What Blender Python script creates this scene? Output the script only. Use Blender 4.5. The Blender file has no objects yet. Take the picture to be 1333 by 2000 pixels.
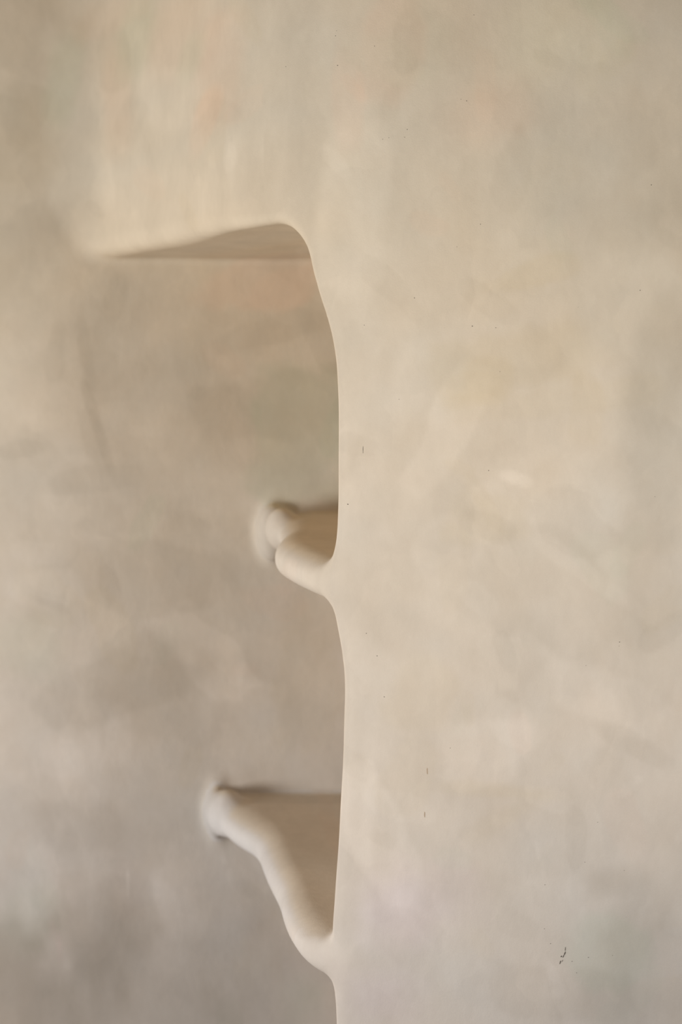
import bpy, math, random
import numpy as np
from mathutils import Vector

random.seed(4)
scene = bpy.context.scene
col = scene.collection

# ------------------------------------------------------------------ camera, light, exposure
CAM_H = 1.5                      # eye height above the floor
F = 50.0 / 36.0 * 2000.0         # focal length in pixels of the 2000 px tall frame
HOR = 725.0                      # horizon row (lens shift)
cam_d = bpy.data.cameras.new('camera')
cam = bpy.data.objects.new('camera', cam_d); col.objects.link(cam)
cam.location = (0, 0, CAM_H); cam.rotation_euler = (math.pi/2, 0, 0)
cam_d.sensor_fit = 'VERTICAL'; cam_d.sensor_height = 36.0; cam_d.sensor_width = 24.0
cam_d.lens = 50.0; cam_d.shift_y = -(1000.0-HOR)/2000.0
cam_d.clip_start = 0.05
cam_d.dof.use_dof = True; cam_d.dof.focus_distance = 1.205; cam_d.dof.aperture_fstop = 4.5
scene.camera = cam

world = bpy.data.worlds.new('world'); scene.world = world; world.use_nodes = True
wb = world.node_tree.nodes['Background']
wb.inputs['Color'].default_value = (0.95, 0.97, 1.0, 1); wb.inputs['Strength'].default_value = 0.07


def area(name, loc, target, sx, sy, energy, color, spread=180):
    d = bpy.data.lights.new(name, 'AREA'); d.shape = 'RECTANGLE'; d.size = sx; d.size_y = sy
    d.energy = energy; d.color = color; d.spread = math.radians(spread)   # spread narrowed so the light dims towards the corners
    o = bpy.data.objects.new(name, d); col.objects.link(o)
    o.location = loc
    o.rotation_euler = (Vector(target)-Vector(loc)).to_track_quat('-Z', 'Y').to_euler()
    return o


area('window_light', (-1.68, 0.52, 1.11), (0.02, 1.3, 1.36), 0.9, 0.5, 13.0, (1.0, 0.985, 0.965), 112)
area('far_window_light', (1.31, -0.01, 1.35), (-0.04, 1.3, 1.38), 0.9, 0.45, 4.3, (1.0, 0.985, 0.965), 70)

scene.view_settings.view_transform = 'Standard'; scene.view_settings.look = 'None'
scene.view_settings.gamma = 1.0; scene.view_settings.use_curve_mapping = False
scene.view_settings.exposure = 0.0
scene.cycles.use_denoising = True
scene.cycles.max_bounces = 8; scene.cycles.diffuse_bounces = 6

# ------------------------------------------------------------------ measurements
YF, YB = 1.2, 1.636              # distance of the front face and of the back of the niche
ZC = 1.5 + (HOR-505)*YB/F        # ceiling of the niche
Z1 = 1.5 + (HOR-1000)*YB/F       # top of the upper shelf
Z2 = 1.5 + (HOR-1550)*YB/F       # top of the lower shelf
T = 0.040                        # shelf thickness


def WX(px, y): return (px-666.5)*y/F
def WZ(py, y): return 1.5 + (HOR-py)*y/F


def smooth_curve(pts, lo, hi, step=0.001, blur=8):
    """samples of a smoothed curve v(u) through pts (u, v)"""
    pts = sorted(pts); u = np.array([p[0] for p in pts]); v = np.array([p[1] for p in pts])
    n = len(u); m = np.gradient(v, u)
    g = np.arange(lo, hi, step); gc = np.clip(g, u[0], u[-1])
    i = np.clip(np.searchsorted(u, gc, side='right')-1, 0, n-2)
    h = u[i+1]-u[i]; t = (gc-u[i])/h
    out = ((2*t**3-3*t**2+1)*v[i] + (t**3-2*t**2+t)*h*m[i] + (-2*t**3+3*t**2)*v[i+1] + (t**3-t**2)*h*m[i+1])
    if blur:
        k = np.exp(-0.5*(np.arange(-3*blur, 3*blur+1)/blur)**2); k /= k.sum()
        out = np.convolve(np.pad(out, 3*blur, mode='edge'), k, mode='valid')
    return g, out


# free edge of the front wall, height -> x
edge_px = [(566, 300), (567, 400), (572, 435), (580, 453), (590, 473), (597, 490), (610, 530), (630, 585), (648, 640), (657, 690), (661, 760),
           (662, 900), (660, 1000), (656, 1050), (649, 1080), (640, 1098), (632, 1122), (628, 1150), (634, 1174), (648, 1196),
           (661, 1235), (667, 1262), (674, 1310), (676, 1350), (675, 1400), (672, 1480), (667, 1560), (660, 1700),
           (652, 1800), (646, 1845), (638, 1878), (638, 1903), (648, 1930), (656, 1960), (659, 2000), (660, 2060)]
E_U, E_V = smooth_curve([(WZ(py, YF+.008), WX(px-3, YF+.008)) for px, py in edge_px], 0.8, 1.7, blur=4)
E_S = np.gradient(E_V, E_U)

# plan of the bulging mass over the niche, x -> y
L_U, L_V = smooth_curve([(-0.38, 1.80), (-0.298, 1.637), (-0.272, 1.612), (-0.232, 1.545), (-0.200, 1.493), (-0.163, 1.425),
                         (-0.118, 1.330), (-0.0735, 1.266), (-0.050, 1.236), (-0.022, 1.214), (0.010, 1.2058), (0.05, 1.2022), (0.09, YF), (0.12, YF)],
                        -0.40, 0.12, blur=7)
L_S = np.gradient(L_V, L_U)

# plans of the free shelf edges, y -> x
S1_U, S1_V = smooth_curve([(1.10, 0.03), (1.15, 0.012), (1.19, -0.007), (1.206, -0.0145), (1.228, -0.0235), (1.2686, -0.0375), (1.318, -0.052),
                           (1.370, -0.0625), (1.415, -0.0638), (1.465, -0.0605), (1.51, -0.063), (1.55, -0.067), (1.59, -0.067), (1.636, -0.067), (1.70, -0.067)],
                          1.1, 1.72, blur=6)
S2_U, S2_V = smooth_curve([(1.15, 0.01), (1.191, -0.0114), (1.2277, -0.0294), (1.272, -0.0442), (1.358, -0.0600), (1.410, -0.0715), (1.455, -0.0800),
                           (1.482, -0.0855), (1.511, -0.0955), (1.553, -0.119), (1.579, -0.131), (1.636, -0.145), (1.70, -0.15)], 1.1, 1.72, blur=6)
S1_S = np.gradient(S1_V, S1_U); S2_S = np.gradient(S2_V, S2_U)


def smax(a, b, k):
    h = np.maximum(k-np.abs(a-b), 0.0)/k
    return np.maximum(a, b) + h*h*k*0.25
def smin(a, b, k):
    h = np.maximum(k-np.abs(a-b), 0.0)/k
    return np.minimum(a, b) - h*h*k*0.25


def ramp(v, a, b):
    t = np.clip((v-a)/(b-a), 0, 1); return t*t*(3-2*t)


def slab(x, y, z, U, V, S, ztop, thin):
    d = (np.interp(y, U, V)-x)/np.sqrt(1+np.interp(y, U, S)**2)
    t = T-thin*(1-ramp(y, 1.19, 1.42)); r = t/2-0.001
    w = 0.026+0.012*ramp(y, 1.44, 1.62)
    q1 = (d+w)*r/w; q2 = np.abs(z-(ztop-t/2))-t/2 + r       # the edge is a wide half ellipse
    return np.sqrt(np.maximum(q1, 0)**2+np.maximum(q2, 0)**2) + np.minimum(np.maximum(q1, q2), 0) - r


def blob(x, y, z, c, r):
    k = np.sqrt(((x-c[0])/r[0])**2+((y-c[1])/r[1])**2+((z-c[2])/r[2])**2)
    return (k-1.0)*min(r)


def at(px, py, y): return (WX(px, y), y, WZ(py, y))


ENDS = [((at(534, 1040, 1.626), (0.0185, 0.019, 0.0310)), (at(550, 1033, 1.590), (0.0180, 0.018, 0.0235))),
        ((at(424, 1588, 1.626), (0.0130, 0.020, 0.0275)), (at(444, 1585, 1.606), (0.0190, 0.018, 0.0240)))]


def comps(x, y, z):
    """back wall, wall around the niche, two shelves, two flared ends"""
    xe = np.interp(z, E_U, E_V) + 0.40*np.maximum(y-YF-0.012, 0)
    edge = (xe-x)/np.sqrt(1+np.interp(z, E_U, E_S)**2)
    body = smin(edge, ZC-z, 0.030)              # right of the free edge or above the niche: solid
    ends = [smin(blob(x, y, z, *p), blob(x, y, z, *q), 0.009) for p, q in ENDS]
    return [YB-y, body, slab(x, y, z, S1_U, S1_V, S1_S, Z1, 0.003), slab(x, y, z, S2_U, S2_V, S2_S, Z2, 0.006)] + ends


def field(x, y, z):
    b, body, s1, s2, c1, c2 = comps(x, y, z)
    at_shelf = np.exp(-((z-Z1+T/2)/0.024)**2)+np.exp(-((z-Z2+T/2)/0.024)**2)
    # front face: faintly convex on the right, swinging back to the left into the bulge over the niche
    face = (np.interp(x, L_U, L_V)-y)/np.sqrt(1+np.interp(x, L_U, L_S)**2) + 0.85*np.maximum(x-0.09, 0)**2
    f = smax(smin(body, np.minimum(s1, s2), 0.009), face, 0.010+0.014*(1-ramp(x, -0.17, -0.06))+0.012*at_shelf)
    # soft cove where the bulge meets the back wall, tighter where shelves and ceiling do
    f = smin(f, b, 0.010+0.03*ramp(z, ZC-0.005, ZC+0.09))
    return smin(f, np.minimum(c1, c2), 0.014)


# hand-trowelled unevenness: a sum of long gentle waves
rng = np.random.RandomState(11)
WAVES = []
for lam, amp, n in ((0.22, 0.00022, 6), (0.11, 0.00008, 8), (0.055, 0.00003, 10)):
    for _ in range(n):
        d = rng.normal(size=3); d /= np.linalg.norm(d)
        WAVES.append((d*2*math.pi/(lam*rng.uniform(.75, 1.3)), rng.uniform(0, 6.28), amp))


def field_uneven(x, y, z):
    f = field(x, y, z)
    for k, ph, a in WAVES:
        f = f + a*np.sin(k[0]*x+k[1]*y+k[2]*z+ph)
    return f


def grow(a, b, h0, ratio=1.25, hmax=0.12):
    out = []; v = a; h = h0; s = 1 if b > a else -1
    while (b-v)*s > h*1.4:
        v += s*h; out.append(v); h = min(h*ratio, hmax)
    out.append(b); return out


H = 0.003
def axis(lo, f0, f1, hi):
    mid = list(np.arange(f0, f1, H))
    return np.array(sorted(grow(f0, lo, H)) + mid + grow(mid[-1], hi, H))


xs = axis(-1.6, -0.43, 0.315, 1.6); ys = np.arange(1.17, 1.70, H); zs = axis(0.0, 0.93, 1.845, 2.7)
nx, ny, nz = len(xs), len(ys), len(zs)
V = np.empty((nx, ny, nz), np.float32)
for i0 in range(0, nx, 40):
    x, y, z = np.meshgrid(xs[i0:i0+40], ys, zs, indexing='ij')
    V[i0:i0+40] = field(x, y, z)

# ------------------------------------------------------------------ surface nets
sgn = V < 0
cnt = np.zeros((nx-1, ny-1, nz-1), np.int8)
for a in (0, 1):
    for b in (0, 1):
        for c in (0, 1):
            cnt += sgn[a:nx-1+a, b:ny-1+b, c:nz-1+c]
act = (cnt > 0) & (cnt < 8)
ci, cj, ck = np.nonzero(act)
vid = np.full(act.shape, -1, np.int64); vid[ci, cj, ck] = np.arange(len(ci))
acc = np.zeros((len(ci), 3)); w = np.zeros(len(ci))
corner = [(a, b, c) for a in (0, 1) for b in (0, 1) for c in (0, 1)]
for p in corner:
    for ax in range(3):
        if p[ax]: continue
        q = list(p); q[ax] = 1
        v0 = V[ci+p[0], cj+p[1], ck+p[2]]; v1 = V[ci+q[0], cj+q[1], ck+q[2]]
        m = (v0 < 0) != (v1 < 0)
        t = np.where(m, v0/np.where(m, v0-v1, 1), 0)
        P0 = np.stack([xs[ci+p[0]], ys[cj+p[1]], zs[ck+p[2]]], 1); P1 = np.stack([xs[ci+q[0]], ys[cj+q[1]], zs[ck+q[2]]], 1)
        acc += np.where(m[:, None], P0+(P1-P0)*t[:, None], 0); w += m
P = acc/w[:, None]
quads = []
ex = sgn[:-1] != sgn[1:]
i, j, k = np.nonzero(ex[:, 1:-1, 1:-1]); j += 1; k += 1
q = np.stack([vid[i, j-1, k-1], vid[i, j, k-1], vid[i, j, k], vid[i, j-1, k]], 1); fl = ~sgn[i, j, k]; q[fl] = q[fl][:, ::-1]; quads.append(q)
ey = sgn[:, :-1] != sgn[:, 1:]
i, j, k = np.nonzero(ey[1:-1, :, 1:-1]); i += 1; k += 1
q = np.stack([vid[i-1, j, k-1], vid[i-1, j, k], vid[i, j, k], vid[i, j, k-1]], 1); fl = ~sgn[i, j, k]; q[fl] = q[fl][:, ::-1]; quads.append(q)
ez = sgn[:, :, :-1] != sgn[:, :, 1:]
i, j, k = np.nonzero(ez[1:-1, 1:-1, :]); i += 1; j += 1
q = np.stack([vid[i-1, j-1, k], vid[i, j-1, k], vid[i, j, k], vid[i-1, j, k]], 1); fl = ~sgn[i, j, k]; q[fl] = q[fl][:, ::-1]; quads.append(q)
Q = np.concatenate(quads); Q = Q[(Q >= 0).all(1)]


def grad(p, e=0.0006):
    g = np.empty_like(p)
    for a in range(3):
        d = np.zeros(3); d[a] = e
        g[:, a] = (field_uneven(*(p+d).T)-field_uneven(*(p-d).T))/(2*e)
    return g


for _ in range(4):
    g = grad(P); f = field_uneven(*P.T)
    step = f[:, None]*g/np.maximum((g*g).sum(1), .2)[:, None]
    P -= np.clip(step, -0.002, 0.002)
G = grad(P); N = G/np.maximum(np.linalg.norm(G, axis=1), 1e-6)[:, None]

# ------------------------------------------------------------------ plaster colour: trowelled patches of different mixes, with some shade and bounce painted in
def vnoise(u, v, seed):
    r = np.random.RandomState(seed).rand(256, 256)
    iu = np.floor(u).astype(int); iv = np.floor(v).astype(int); fu = u-iu; fv = v-iv
    fu = fu*fu*(3-2*fu); fv = fv*fv*(3-2*fv); iu %= 256; iv %= 256; ju = (iu+1) % 256; jv = (iv+1) % 256
    return (r[iu, iv]*(1-fu)+r[ju, iv]*fu)*(1-fv)+(r[iu, jv]*(1-fu)+r[ju, jv]*fu)*fv - 0.5
def fbm(u, v, seed, o=4):
    return sum(vnoise(u*2**n+7.3*n, v*2**n+3.1*n, seed+n)/1.7**n for n in range(o))


ua = P[:, 0]+0.6*(P[:, 1]-YF); uu = 0.82*ua+0.57*P[:, 2]+5.0; vv = -0.57*ua+0.82*P[:, 2]+3.0
BASE = np.array([0.660, 0.572, 0.462])
C = np.tile(BASE, (len(P), 1))
n1 = fbm(uu*5, vv*5, 1); n2 = fbm(uu*9+3, vv*8, 21); n3 = fbm(uu*20, vv*17, 41, 3)
C *= 1+0.085*n1[:, None]+0.05*n3[:, None]
C *= 1+n2[:, None]*np.array([0.03, -0.01, -0.055])
# ochre towards the top, fading to a greyer tone lower down
gz = np.clip((1.62-P[:, 2]+0.05*n1)/0.75, 0, 1)[:, None]
C *= (1-gz)*np.array([1.02, 0.995, 0.935])+gz*np.array([0.975, 1.005, 1.12])

front = (P[:, 1] < YF+0.06)
LIGHT, DARK = np.array([.072, .078, .09]), np.array([-.085, -.09, -.10])
PINK, GREEN, OCHRE, LILAC = np.array([.03, -.014, -.03]), np.array([-.05, -.01, -.03]), np.array([-.015, -.028, -.065]), np.array([.02, .0, .06])
# px, py of the middle, half sizes, turn (degrees), edge softness, which face, tint, strength
PATCHES = [
 (955, 1465, 115, 75, -8, .35, 1, LIGHT, 1.0), (860, 860, 42, 150, 30, .3, 1, LIGHT, .8), (765, 830, 40, 170, 28, .5, 1, LIGHT, .45),
 (880, 1080, 60, 75, 20, .4, 1, LIGHT, .7), (745, 1650, 55, 170, -28, .3, 1, LIGHT, .8), (800, 1775, 90, 80, 0, .6, 1, LILAC, 1.0),
 (695, 390, 70, 180, 6, .5, 1, LIGHT, 1.1), (730, 760, 70, 200, 12, .6, 1, LIGHT, .6), (760, 1850, 90, 150, 0, .6, 1, LIGHT, .6), (1000, 640, 110, 70, 10, .3, 1, LIGHT, .5), (1030, 700, 160, 60, -10, .5, 1, OCHRE, .9),
 (1030, 540, 90, 22, -15, .4, 1, OCHRE, .8), (960, 740, 45, 45, 0, .4, 1, OCHRE, .7), (1120, 780, 190, 30, -6, .5, 1, OCHRE, .5),
 (1200, 330, 170, 120, 30, .7, 1, DARK, .6), (1160, 120, 90, 90, 20, .4, 1, LIGHT, .5), (1090, 60, 110, 110, 0, .7, 1, GREEN, .6),
 (960, 220, 90, 60, -20, .6, 1, PINK, 1.0), (760, 110, 55, 90, 10, .5, 1, PINK, 1.0), (680, 180, 30, 110, 0, .5, 1, PINK, .8),
 (820, 90, 50, 70, 20, .6, 1, GREEN, .35), (1080, 1170, 150, 110, 25, .25, 1, DARK, .55), (1160, 1130, 110, 18, 35, .5, 1, LIGHT, .5),
 (1190, 1380, 160, 55, 25, .35, 1, LIGHT, .55), (1250, 1470, 130, 26, 32, .35, 1, DARK, .6), (1020, 1310, 60, 110, 10, .4, 1, DARK, .35),
 (970, 1545, 110, 14, 5, .6, 1, OCHRE, .9), (1000, 1590, 80, 22, -28, .6, 1, OCHRE, .7), (830, 1370, 60, 70, 20, .5, 1, OCHRE, .6),
 (1200, 1735, 45, 25, -10, .7, 1, DARK, 1.0), (1290, 1810, 60, 80, 20, .6, 1, DARK, .6), (1190, 1870, 80, 60, 20, .5, 1, GREEN, .9),
 (1090, 1950, 150, 45, 8, .4, 1, DARK, .5), (1012, 935, 40, 16, 18, .4, 1, LIGHT, 1.0), (950, 1010, 70, 45, 0, .5, 1, OCHRE, .6),
 (720, 1640, 14, 190, 2, .6, 1, LIGHT, .6), (800, 1240, 140, 30, 20, .7, 1, DARK, .4), (740, 1950, 80, 60, 0, .7, 1, LILAC, .8),
 (430, 150, 40, 110, 8, .5, 0, PINK, 1.0), (230, 200, 30, 90, 0, .5, 0, PINK, .9), (360, 80, 60, 90, 20, .5, 0, PINK, .7),
 (265, 70, 30, 90, 10, .5, 0, GREEN, .9), (370, 120, 20, 50, 20, .5, 0, GREEN, .7), (400, 240, 22, 80, 18, .4, 0, PINK, .9),
 (330, 190, 75, 60, 0, .4, 0, LIGHT, .5), (560, 290, 70, 60, -30, .5, 0, LIGHT, .8), (250, 370, 60, 60, 0, .5, 0, LIGHT, .6),
 (450, 330, 14, 60, 6, .5, 0, LIGHT, .7), (380, 380, 60, 50, 0, .5, 0, LIGHT, .5), (60, 70, 45, 180, 6, .6, 0, DARK, .3),
 (120, 170, 30, 90, 10, .5, 0, GREEN, .8), (90, 360, 60, 60, 0, .6, 0, LIGHT, .35), (35, 430, 40, 120, 0, .6, 0, DARK, .2),
 (490, 560, 120, 45, -8, .4, 0, PINK, 1.0), (560, 570, 70, 30, -25, .3, 0, PINK, .4), (520, 650, 110, 28, -15, .25, 0, DARK, .5),
 (540, 790, 150, 62, -14, .25, 0, DARK, .7), (580, 840, 100, 130, 0, .4, 0, GREEN, .9), (480, 830, 190, 120, 0, .5, 0, DARK, .45), (330, 1900, 330, 140, 0, .5, 0, DARK, .5), (40, 1940, 170, 140, 0, .6, 0, DARK, 2.0), (380, 800, 110, 90, 0, .5, 0, DARK, .1),  # the large low DARK patches paint the light's falloff at bottom left
 (215, 610, 20, 80, 20, .4, 0, DARK, .5), (165, 680, 14, 70, -8, .4, 0, DARK, .5), (190, 830, 10, 90, -18, .4, 0, DARK, .7),
 (430, 960, 90, 40, 0, .5, 0, LIGHT, .6), (130, 950, 50, 60, 0, .3, 0, LIGHT, .45), (180, 935, 100, 22, -8, .35, 0, DARK, .4),
 (320, 1130, 170, 60, 5, .35, 0, DARK, .55), (85, 1150, 70, 40, 0, .4, 0, LIGHT, .7), (100, 1180, 40, 8, 20, .5, 0, DARK, .6),
 (240, 1330, 170, 65, -20, .3, 0, DARK, .65), (340, 1360, 110, 90, 0, .4, 0, DARK, .45), (420, 1290, 120, 60, 42, .15, 0, LIGHT, .9),
 (470, 1390, 70, 80, 0, .4, 0, LIGHT, .5), (600, 1320, 70, 140, 0, .3, 0, OCHRE, .5), (40, 1430, 75, 110, -20, .3, 0, LIGHT, .6),
 (160, 1500, 45, 70, -10, .3, 0, LIGHT, .55), (235, 1440, 25, 60, 0, .3, 0, LIGHT, .6), (170, 1620, 110, 50, 5, .4, 0, DARK, .55),
 (395, 1715, 95, 110, 25, .2, 0, LIGHT, .55), (200, 1820, 130, 90, -30, .25, 0, DARK, .6), (115, 1840, 7, 45, -22, .5, 0, GREEN, -.8),
 (155, 1930, 12, 70, -27, .5, 0, LIGHT, 1.1), (60, 1790, 60, 60, 0, .5, 0, GREEN, .6), (480, 1930, 120, 60, 10, .5, 0, DARK, .5),
 (1320, 1960, 120, 150, 20, .6, 1, DARK, .9), (1310, 880, 75, 420, 4, .7, 1, DARK, 1.5), (60, 270, 60, 90, 0, .6, 0, OCHRE, .6), (70, 240, 60, 120, 0, .6, 0, LIGHT, .6), (40, 1430, 60, 90, 0, .5, 0, DARK, .6),  # DARK at bottom right and along the right edge: painted light falloff
 (600, 1960, 50, 40, 0, .5, 0, GREEN, .7), (462, 1680, 22, 60, -25, .4, 0, DARK, .6), (250, 1720, 4, 26, 0, .5, 0, LIGHT, 1.2),
 (520, 1000, 40, 30, 0, .6, 0, LIGHT, .6), (60, 1260, 80, 60, 20, .5, 0, GREEN, .5),
]
# each patch lies on the face itself: its place is in metres on that face
niche_shade = ramp(P[:, 0]-0.05*n1, -0.31, -0.15)*(P[:, 1] > 1.60)*ramp(ZC+0.004-P[:, 2], 0, 0.008)
C *= 1-0.07*niche_shade[:, None]*np.array([1.0, 0.98, 1.05])          # shade inside the niche painted in, deeper to the right
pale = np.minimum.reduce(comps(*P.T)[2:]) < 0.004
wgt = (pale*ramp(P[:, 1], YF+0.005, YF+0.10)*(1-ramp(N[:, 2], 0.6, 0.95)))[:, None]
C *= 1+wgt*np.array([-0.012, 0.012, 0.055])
C *= 1+wgt*ramp(1.2-P[:, 2], 0, .1)[:, None]*np.array([0.05, 0.065, 0.09])   # shelf edges and ends whiter, most on the lower shelf
C *= 1+(pale*ramp(P[:, 1], YF+0.005, YF+0.05)*ramp(N[:, 2], 0.7, 0.97))[:, None]*np.array([0.10, 0.065, -0.015])   # warm bounce light painted onto the shelf tops
sx = np.where(front, P[:, 0]*F/YF, P[:, 0]*F/P[:, 1])+666.5
sz = HOR-(P[:, 2]-1.5)*F/np.where(front, YF, P[:, 1])
wob = fbm(uu*14, vv*14, 61, 3); wob2 = fbm(uu*40, vv*32, 81, 2)
prs = np.random.RandomState(5)
for _ in range(150):                # many short trowel strokes, each a shade off its neighbours
    isf = int(prs.rand() < .55)
    ln = prs.uniform(28, 95)
    PATCHES.append((prs.uniform(650, 1350) if isf else prs.uniform(-20, 660), prs.uniform(-20, 2020), ln, ln*prs.uniform(.28, .6), prs.choice([-60, -35, 20, 40, 70, 90])+prs.normal()*14,
                    prs.uniform(.10, .3), isf, [LIGHT, DARK, OCHRE, PINK, GREEN, DARK, LIGHT][prs.randint(7)], prs.uniform(.15, .5)))
for px, py, rx, ry, ang, soft, isf, tint, k in PATCHES:
    m = np.nonzero((front == bool(isf)) & (np.abs(sx-px) < 1.9*max(rx, ry)) & (np.abs(sz-py) < 1.9*max(rx, ry)))[0]
    if not isf: pass
    a = math.radians(ang); dx = sx[m]-px; dy = sz[m]-py
    u = (dx*math.cos(a)+dy*math.sin(a))/rx; v = (-dx*math.sin(a)+dy*math.cos(a))/ry
    r = (np.abs(u)**2.6+np.abs(v)**2.6)**(1/2.6) + 0.6*wob[m]+0.3*wob2[m]; soft = soft*(.55 if isf and soft < .6 else .6 if soft < .45 else 1); k = k*(1.15 if isf else 1.3)
    t = np.clip((1+soft-r)/(2*soft), 0, 1); t = t*t*(3-2*t)
    C[m] *= 1+(t*k)[:, None]*tint
C = np.clip(C, 0.02, 0.9)


# ------------------------------------------------------------------ materials
def plaster_material():
    m = bpy.data.materials.new('lime_plaster'); m.use_nodes = True
    nt = m.node_tree; n = nt.nodes; l = nt.links
    b = n['Principled BSDF']; b.inputs['Roughness'].default_value = 0.72
    b.inputs['Specular IOR Level'].default_value = 0.22
    at = n.new('ShaderNodeAttribute'); at.attribute_name = 'mix'
    geo = n.new('ShaderNodeNewGeometry')
    def noise(scale, detail, sc=(1, 1, 1), rough=.55):
        mp = n.new('ShaderNodeMapping'); mp.inputs['Scale'].default_value = sc; l.new(geo.outputs['Position'], mp.inputs['Vector'])
        t = n.new('ShaderNodeTexNoise'); t.inputs['Scale'].default_value = scale; t.inputs['Detail'].default_value = detail
        t.inputs['Roughness'].default_value = rough; l.new(mp.outputs[0], t.inputs['Vector']); return t
    fine = noise(130, 5, (1, 1, .6)); cloud = noise(22, 4, (1, 1, .7)); grit = noise(900, 2)
    mx = n.new('ShaderNodeMix'); mx.data_type = 'RGBA'; mx.blend_type = 'MULTIPLY'; mx.inputs['Factor'].default_value = 1
    ramp = n.new('ShaderNodeValToRGB'); l.new(cloud.outputs['Fac'], ramp.inputs['Fac'])
    ramp.color_ramp.elements[0].position = .3; ramp.color_ramp.elements[0].color = (.95, .945, .935, 1)
    ramp.color_ramp.elements[1].position = .7; ramp.color_ramp.elements[1].color = (1.03, 1.03, 1.03, 1)
    l.new(at.outputs['Color'], mx.inputs['A']); l.new(ramp.outputs['Color'], mx.inputs['B'])
    mx2 = n.new('ShaderNodeMix'); mx2.data_type = 'RGBA'; mx2.blend_type = 'MULTIPLY'; mx2.inputs['Factor'].default_value = 1
    r2 = n.new('ShaderNodeValToRGB'); l.new(fine.outputs['Fac'], r2.inputs['Fac'])
    r2.color_ramp.elements[0].position = .25; r2.color_ramp.elements[0].color = (.975, .97, .965, 1)
    r2.color_ramp.elements[1].position = .75; r2.color_ramp.elements[1].color = (1.01, 1.01, 1.01, 1)
    l.new(mx.outputs['Result'], mx2.inputs['A']); l.new(r2.outputs['Color'], mx2.inputs['B'])
    # overlapping trowel passes: irregular cells, each a hair lighter or darker
    last = mx2
    wn = noise(16, 3)
    for sc, amt in ((13, .05), (31, .035)):
        add = n.new('ShaderNodeVectorMath'); add.operation = 'MULTIPLY_ADD'; add.inputs[1].default_value = (.09, .09, .09)
        l.new(wn.outputs['Color'], add.inputs[0]); l.new(geo.outputs['Position'], add.inputs[2])
        mp = n.new('ShaderNodeMapping'); mp.inputs['Rotation'].default_value = (0, .5, 0); mp.inputs['Scale'].default_value = (1, .4, .55)
        l.new(add.outputs[0], mp.inputs['Vector'])
        vo = n.new('ShaderNodeTexVoronoi'); vo.inputs['Scale'].default_value = sc; vo.feature = 'SMOOTH_F1'; vo.inputs['Smoothness'].default_value = .12
        l.new(mp.outputs[0], vo.inputs['Vector'])
        sep = n.new('ShaderNodeSeparateColor'); l.new(vo.outputs['Color'], sep.inputs['Color'])
        rr = n.new('ShaderNodeMapRange'); rr.inputs['To Min'].default_value = 1-amt/2; rr.inputs['To Max'].default_value = 1+amt/2
        l.new(sep.outputs[0], rr.inputs['Value'])
        mm_ = n.new('ShaderNodeMix'); mm_.data_type = 'RGBA'; mm_.blend_type = 'MULTIPLY'; mm_.inputs['Factor'].default_value = 1
        l.new(last.outputs['Result'], mm_.inputs['A']); l.new(rr.outputs[0], mm_.inputs['B']); last = mm_
    l.new(last.outputs['Result'], b.inputs['Base Color'])
    ad = n.new('ShaderNodeMath'); ad.operation = 'MULTIPLY_ADD'; ad.inputs[1].default_value = .35
    l.new(grit.outputs['Fac'], ad.inputs[0]); l.new(fine.outputs['Fac'], ad.inputs[2])
    bp = n.new('ShaderNodeBump'); bp.inputs['Strength'].default_value = .55; bp.inputs['Distance'].default_value = .0006
    l.new(ad.outputs[0], bp.inputs['Height']); l.new(bp.outputs[0], b.inputs['Normal'])
    return m


def plain(name, rgb, rough=.8):
    m = bpy.data.materials.new(name); m.use_nodes = True; nt = m.node_tree
    b = nt.nodes['Principled BSDF']; b.inputs['Roughness'].default_value = rough; b.inputs['Specular IOR Level'].default_value = .2
    t = nt.nodes.new('ShaderNodeTexNoise'); t.inputs['Scale'].default_value = 60
    r = nt.nodes.new('ShaderNodeValToRGB'); nt.links.new(t.outputs['Fac'], r.inputs['Fac'])
    r.color_ramp.elements[0].color = tuple(c*.85 for c in rgb)+(1,); r.color_ramp.elements[1].color = tuple(min(1, c*1.12) for c in rgb)+(1,)
    nt.links.new(r.outputs['Color'], b.inputs['Base Color'])
    return m


PLASTER = plaster_material()
GAP_SHADE = plain('dark_gap_shade', (.10, .085, .07)); RUST = plain('rust_mark', (.46, .33, .22))  # the first colour stands in for shade inside gaps and pits
CONCRETE = plain('grey_screed', (.42, .39, .35)); CEIL = plain('ceiling_paint', (.60, .54, .46))

# ------------------------------------------------------------------ split the surface into the setting, the shelves and their parts
fc = P[Q].mean(1); fn = N[Q].mean(1)
comp = np.stack(comps(*fc.T), 1)
which = comp.argmin(1)
which = np.where((which > 1) & (fn[:, 1] < -0.98) & (fc[:, 1] < YF+0.003), 1, which)
which = np.where((which == 0) & (np.minimum(comp[:, 4], comp[:, 5]) < 0.0015), np.where(comp[:, 4] < comp[:, 5], 4, 5), which)
flat = np.abs(fn[:, 2]) > 0.93
part_of = np.full(len(Q), 'back', dtype=object)
part_of[which == 1] = 'front'
part_of[(which == 1) & (fn[:, 2] < -0.7) & (fc[:, 2] < ZC+0.01)] = 'soffit'
for c, s in ((2, 'a'), (3, 'b')):
    part_of[(which == c) & flat] = 'board_'+s
    part_of[(which == c) & ~flat] = 'lip_'+s
part_of[which == 4] = 'end_a'; part_of[which == 5] = 'end_b'


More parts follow.
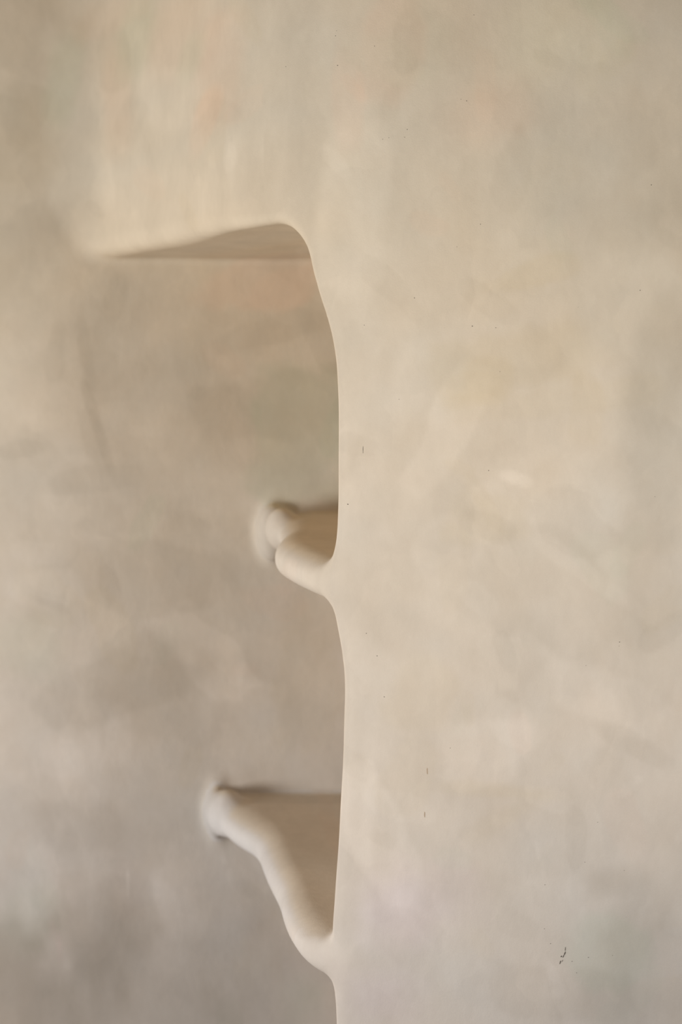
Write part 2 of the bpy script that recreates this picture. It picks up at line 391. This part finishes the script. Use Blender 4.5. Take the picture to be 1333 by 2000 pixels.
def region(name, key, parent=None, origin=(0, 0, 0)):
    q = Q[part_of == key]
    ids, inv = np.unique(q, return_inverse=True); q = inv.reshape(-1, 4)
    org = np.array(origin)
    me = bpy.data.meshes.new(name)
    me.from_pydata((P[ids]-org).tolist(), [], q.tolist())
    me.polygons.foreach_set('use_smooth', np.ones(len(q), bool))
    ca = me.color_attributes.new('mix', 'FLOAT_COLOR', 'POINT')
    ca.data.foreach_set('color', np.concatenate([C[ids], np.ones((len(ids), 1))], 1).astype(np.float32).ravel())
    me.materials.append(PLASTER)
    me.normals_split_custom_set_from_vertices(N[ids].tolist())
    o = bpy.data.objects.new(name, me); col.objects.link(o)
    if parent: o.parent = parent
    else: o.location = origin
    return o


def tag(o, label, cat=None, kind=None, group=None):
    o['label'] = label
    if cat: o['category'] = cat
    if kind: o['kind'] = kind
    if group: o['group'] = group
    return o


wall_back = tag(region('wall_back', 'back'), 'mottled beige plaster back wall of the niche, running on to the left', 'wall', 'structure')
wall_right = tag(region('wall_right', 'front'), 'thick pale plaster wall with a wavy free edge and a bulge over the niche', 'wall', 'structure')
tag(region('niche_ceiling', 'soffit', wall_right), 'shaded flat underside over the niche')


def flat_panel(name, x0, x1, y0, y1, z0, z1, mat):
    v = [(x, y, z) for x in (x0, x1) for y in (y0, y1) for z in (z0, z1)]
    f = [(0, 1, 3, 2), (4, 6, 7, 5), (0, 4, 5, 1), (2, 3, 7, 6), (0, 2, 6, 4), (1, 5, 7, 3)]
    me = bpy.data.meshes.new(name); me.from_pydata(v, [], f); me.materials.append(mat)
    o = bpy.data.objects.new(name, me); col.objects.link(o); return o


tag(flat_panel('floor', -2.2, 2.2, -3.0, 1.68, -0.08, 0.0, CONCRETE), 'grey screed floor below the plaster wall', 'floor', 'structure')
tag(flat_panel('ceiling', -2.2, 2.2, -3.0, 1.68, 2.70, 2.78, CEIL), 'beige painted ceiling above the plaster wall', 'ceiling', 'structure')

GROUP = 'plaster shelves in the niche'
for s, key, org, label in ((S1_V, 'a', (0.02, 1.42, Z1-T), 'short curved plaster shelf in the middle of the niche, with a swollen end'),
                           (S2_V, 'b', (0.02, 1.42, Z2-T), 'long wavy plaster shelf near the foot of the niche, sweeping to the left')):
    root = bpy.data.objects.new('plaster_shelf', None); col.objects.link(root); root.location = org
    root.empty_display_size = 0.05
    tag(root, label, 'shelf', group=GROUP)
    tag(region('shelf_board', 'board_'+key, root, org), 'flat shaded top of the shelf')
    tag(region('rounded_lip', 'lip_'+key, root, org), 'smooth rounded pale front edge')
    tag(region('flared_end', 'end_'+key, root, org), 'swollen collar where the edge meets the back wall')


# ------------------------------------------------------------------ small damage on the walls, parts of the walls
def surf(px, py, y0=YF):
    """the point of the plaster seen at these pixels and its normal"""
    y = y0
    p = None
    for _ in range(8):
        p = np.array([[WX(px, y), y, WZ(py, y)]]); y += float(field_uneven(*p.T)[0])*0.9
    return p[0]


def chips(name, items, mat, parent, label=None, kind=None):
    """items: (px, py, half width, half height, turn, bulge, y) -> shallow rough lumps set into the plaster"""
    vs, fs = [], []
    for px, py, rx, rz, ang, h, y0 in items:
        c = surf(px, py, y0); a = math.radians(ang); n = 9; b = len(vs)
        for ring, hh in ((1.0, -0.0004), (0.6, h*.8)):
            for k in range(n):
                t = 2*math.pi*k/n; j = random.uniform(.72, 1.2)
                u, v = rx*ring*math.cos(t)*j, rz*ring*math.sin(t)*j
                vs.append((c[0]+u*math.cos(a)-v*math.sin(a), c[1]-hh, c[2]+u*math.sin(a)+v*math.cos(a)))
        vs.append((c[0], c[1]-h, c[2]))
        for k in range(n):
            k2 = (k+1) % n
            fs.append((b+k, b+k2, b+n+k2, b+n+k)); fs.append((b+n+k, b+n+k2, b+2*n))
    me = bpy.data.meshes.new(name); me.from_pydata(vs, [], fs); me.materials.append(mat)
    o = bpy.data.objects.new(name, me); col.objects.link(o); o.parent = parent
    if label: o['label'] = label
    if kind: o['kind'] = kind
    return o


mm = .001
chips('crack', [(1105, 1853, .45*mm, 2.6*mm, -4, .25*mm, YF), (1104, 1862, .7*mm, 2.4*mm, -22, .3*mm, YF), (1101, 1868, .5*mm, 2.2*mm, -25, .25*mm, YF),
                (1097, 1868, .8*mm, 1.2*mm, -20, .2*mm, YF), (1095, 1880, .6*mm, 2.4*mm, -18, .25*mm, YF), (1099, 1877, .3*mm, 1.6*mm, -30, .2*mm, YF)],
      GAP_SHADE, wall_right, 'short dark chipped crack in the plaster')
chips('rust_streak', [(835, 1506, .45*mm, 4.6*mm, 2, .2*mm, YF)], RUST, wall_right)
chips('rust_streak', [(830, 1591, .45*mm, 3.6*mm, 0, .2*mm, YF)], RUST, wall_right)
chips('scratch', [(709.5, 878, .18*mm, 4.4*mm, 0, .15*mm, YF)], GAP_SHADE, wall_right)
pits = [(923, 637, 1.4), (969, 640, 1.1), (810, 582, 1.1), (955, 919, 1.2), (1211, 1254, 1.3), (1210, 1262, .8), (751, 1361, 1.2), (880, 1461, .8),
        (1251, 567, 1.3), (1273, 361, 1.4), (1280, 970, .8), (939, 438, 1.0), (912, 197, 1.2), (901, 194, .8), (796, 253, 1.0), (791, 268, .9), (760, 269, .8),
        (748, 272, .8), (660, 128, 1.3), (656, 70, 1.0), (658, 60, .8), (559, 130, .9), (732, 90, 1.0), (926, 29, .9), (977, 726, .8), (780, 780, .8),
        (1065, 1728, 1.0), (1143, 1684, .9), (1168, 1606, .9), (737, 1281, 1.2), (716, 1237, 1.0), (1197, 1866, .8), (1118, 1878, 1.0), (1150, 1870, 1.1),
        (680, 985, 1.3), (712, 635, .9), (893, 482, .8), (1130, 600, .6), (1145, 1300, .7), (1220, 1700, .7), (1064, 1814, 1.0), (1127, 1900, 1.0), (1076, 1843, 1.0)]
chips('pits', [(x, y, .42*mm*r, .5*mm*r, random.uniform(0, 90), .15*mm, YF) for x, y, r in pits], GAP_SHADE, wall_right, 'tiny dark pinholes', 'stuff')
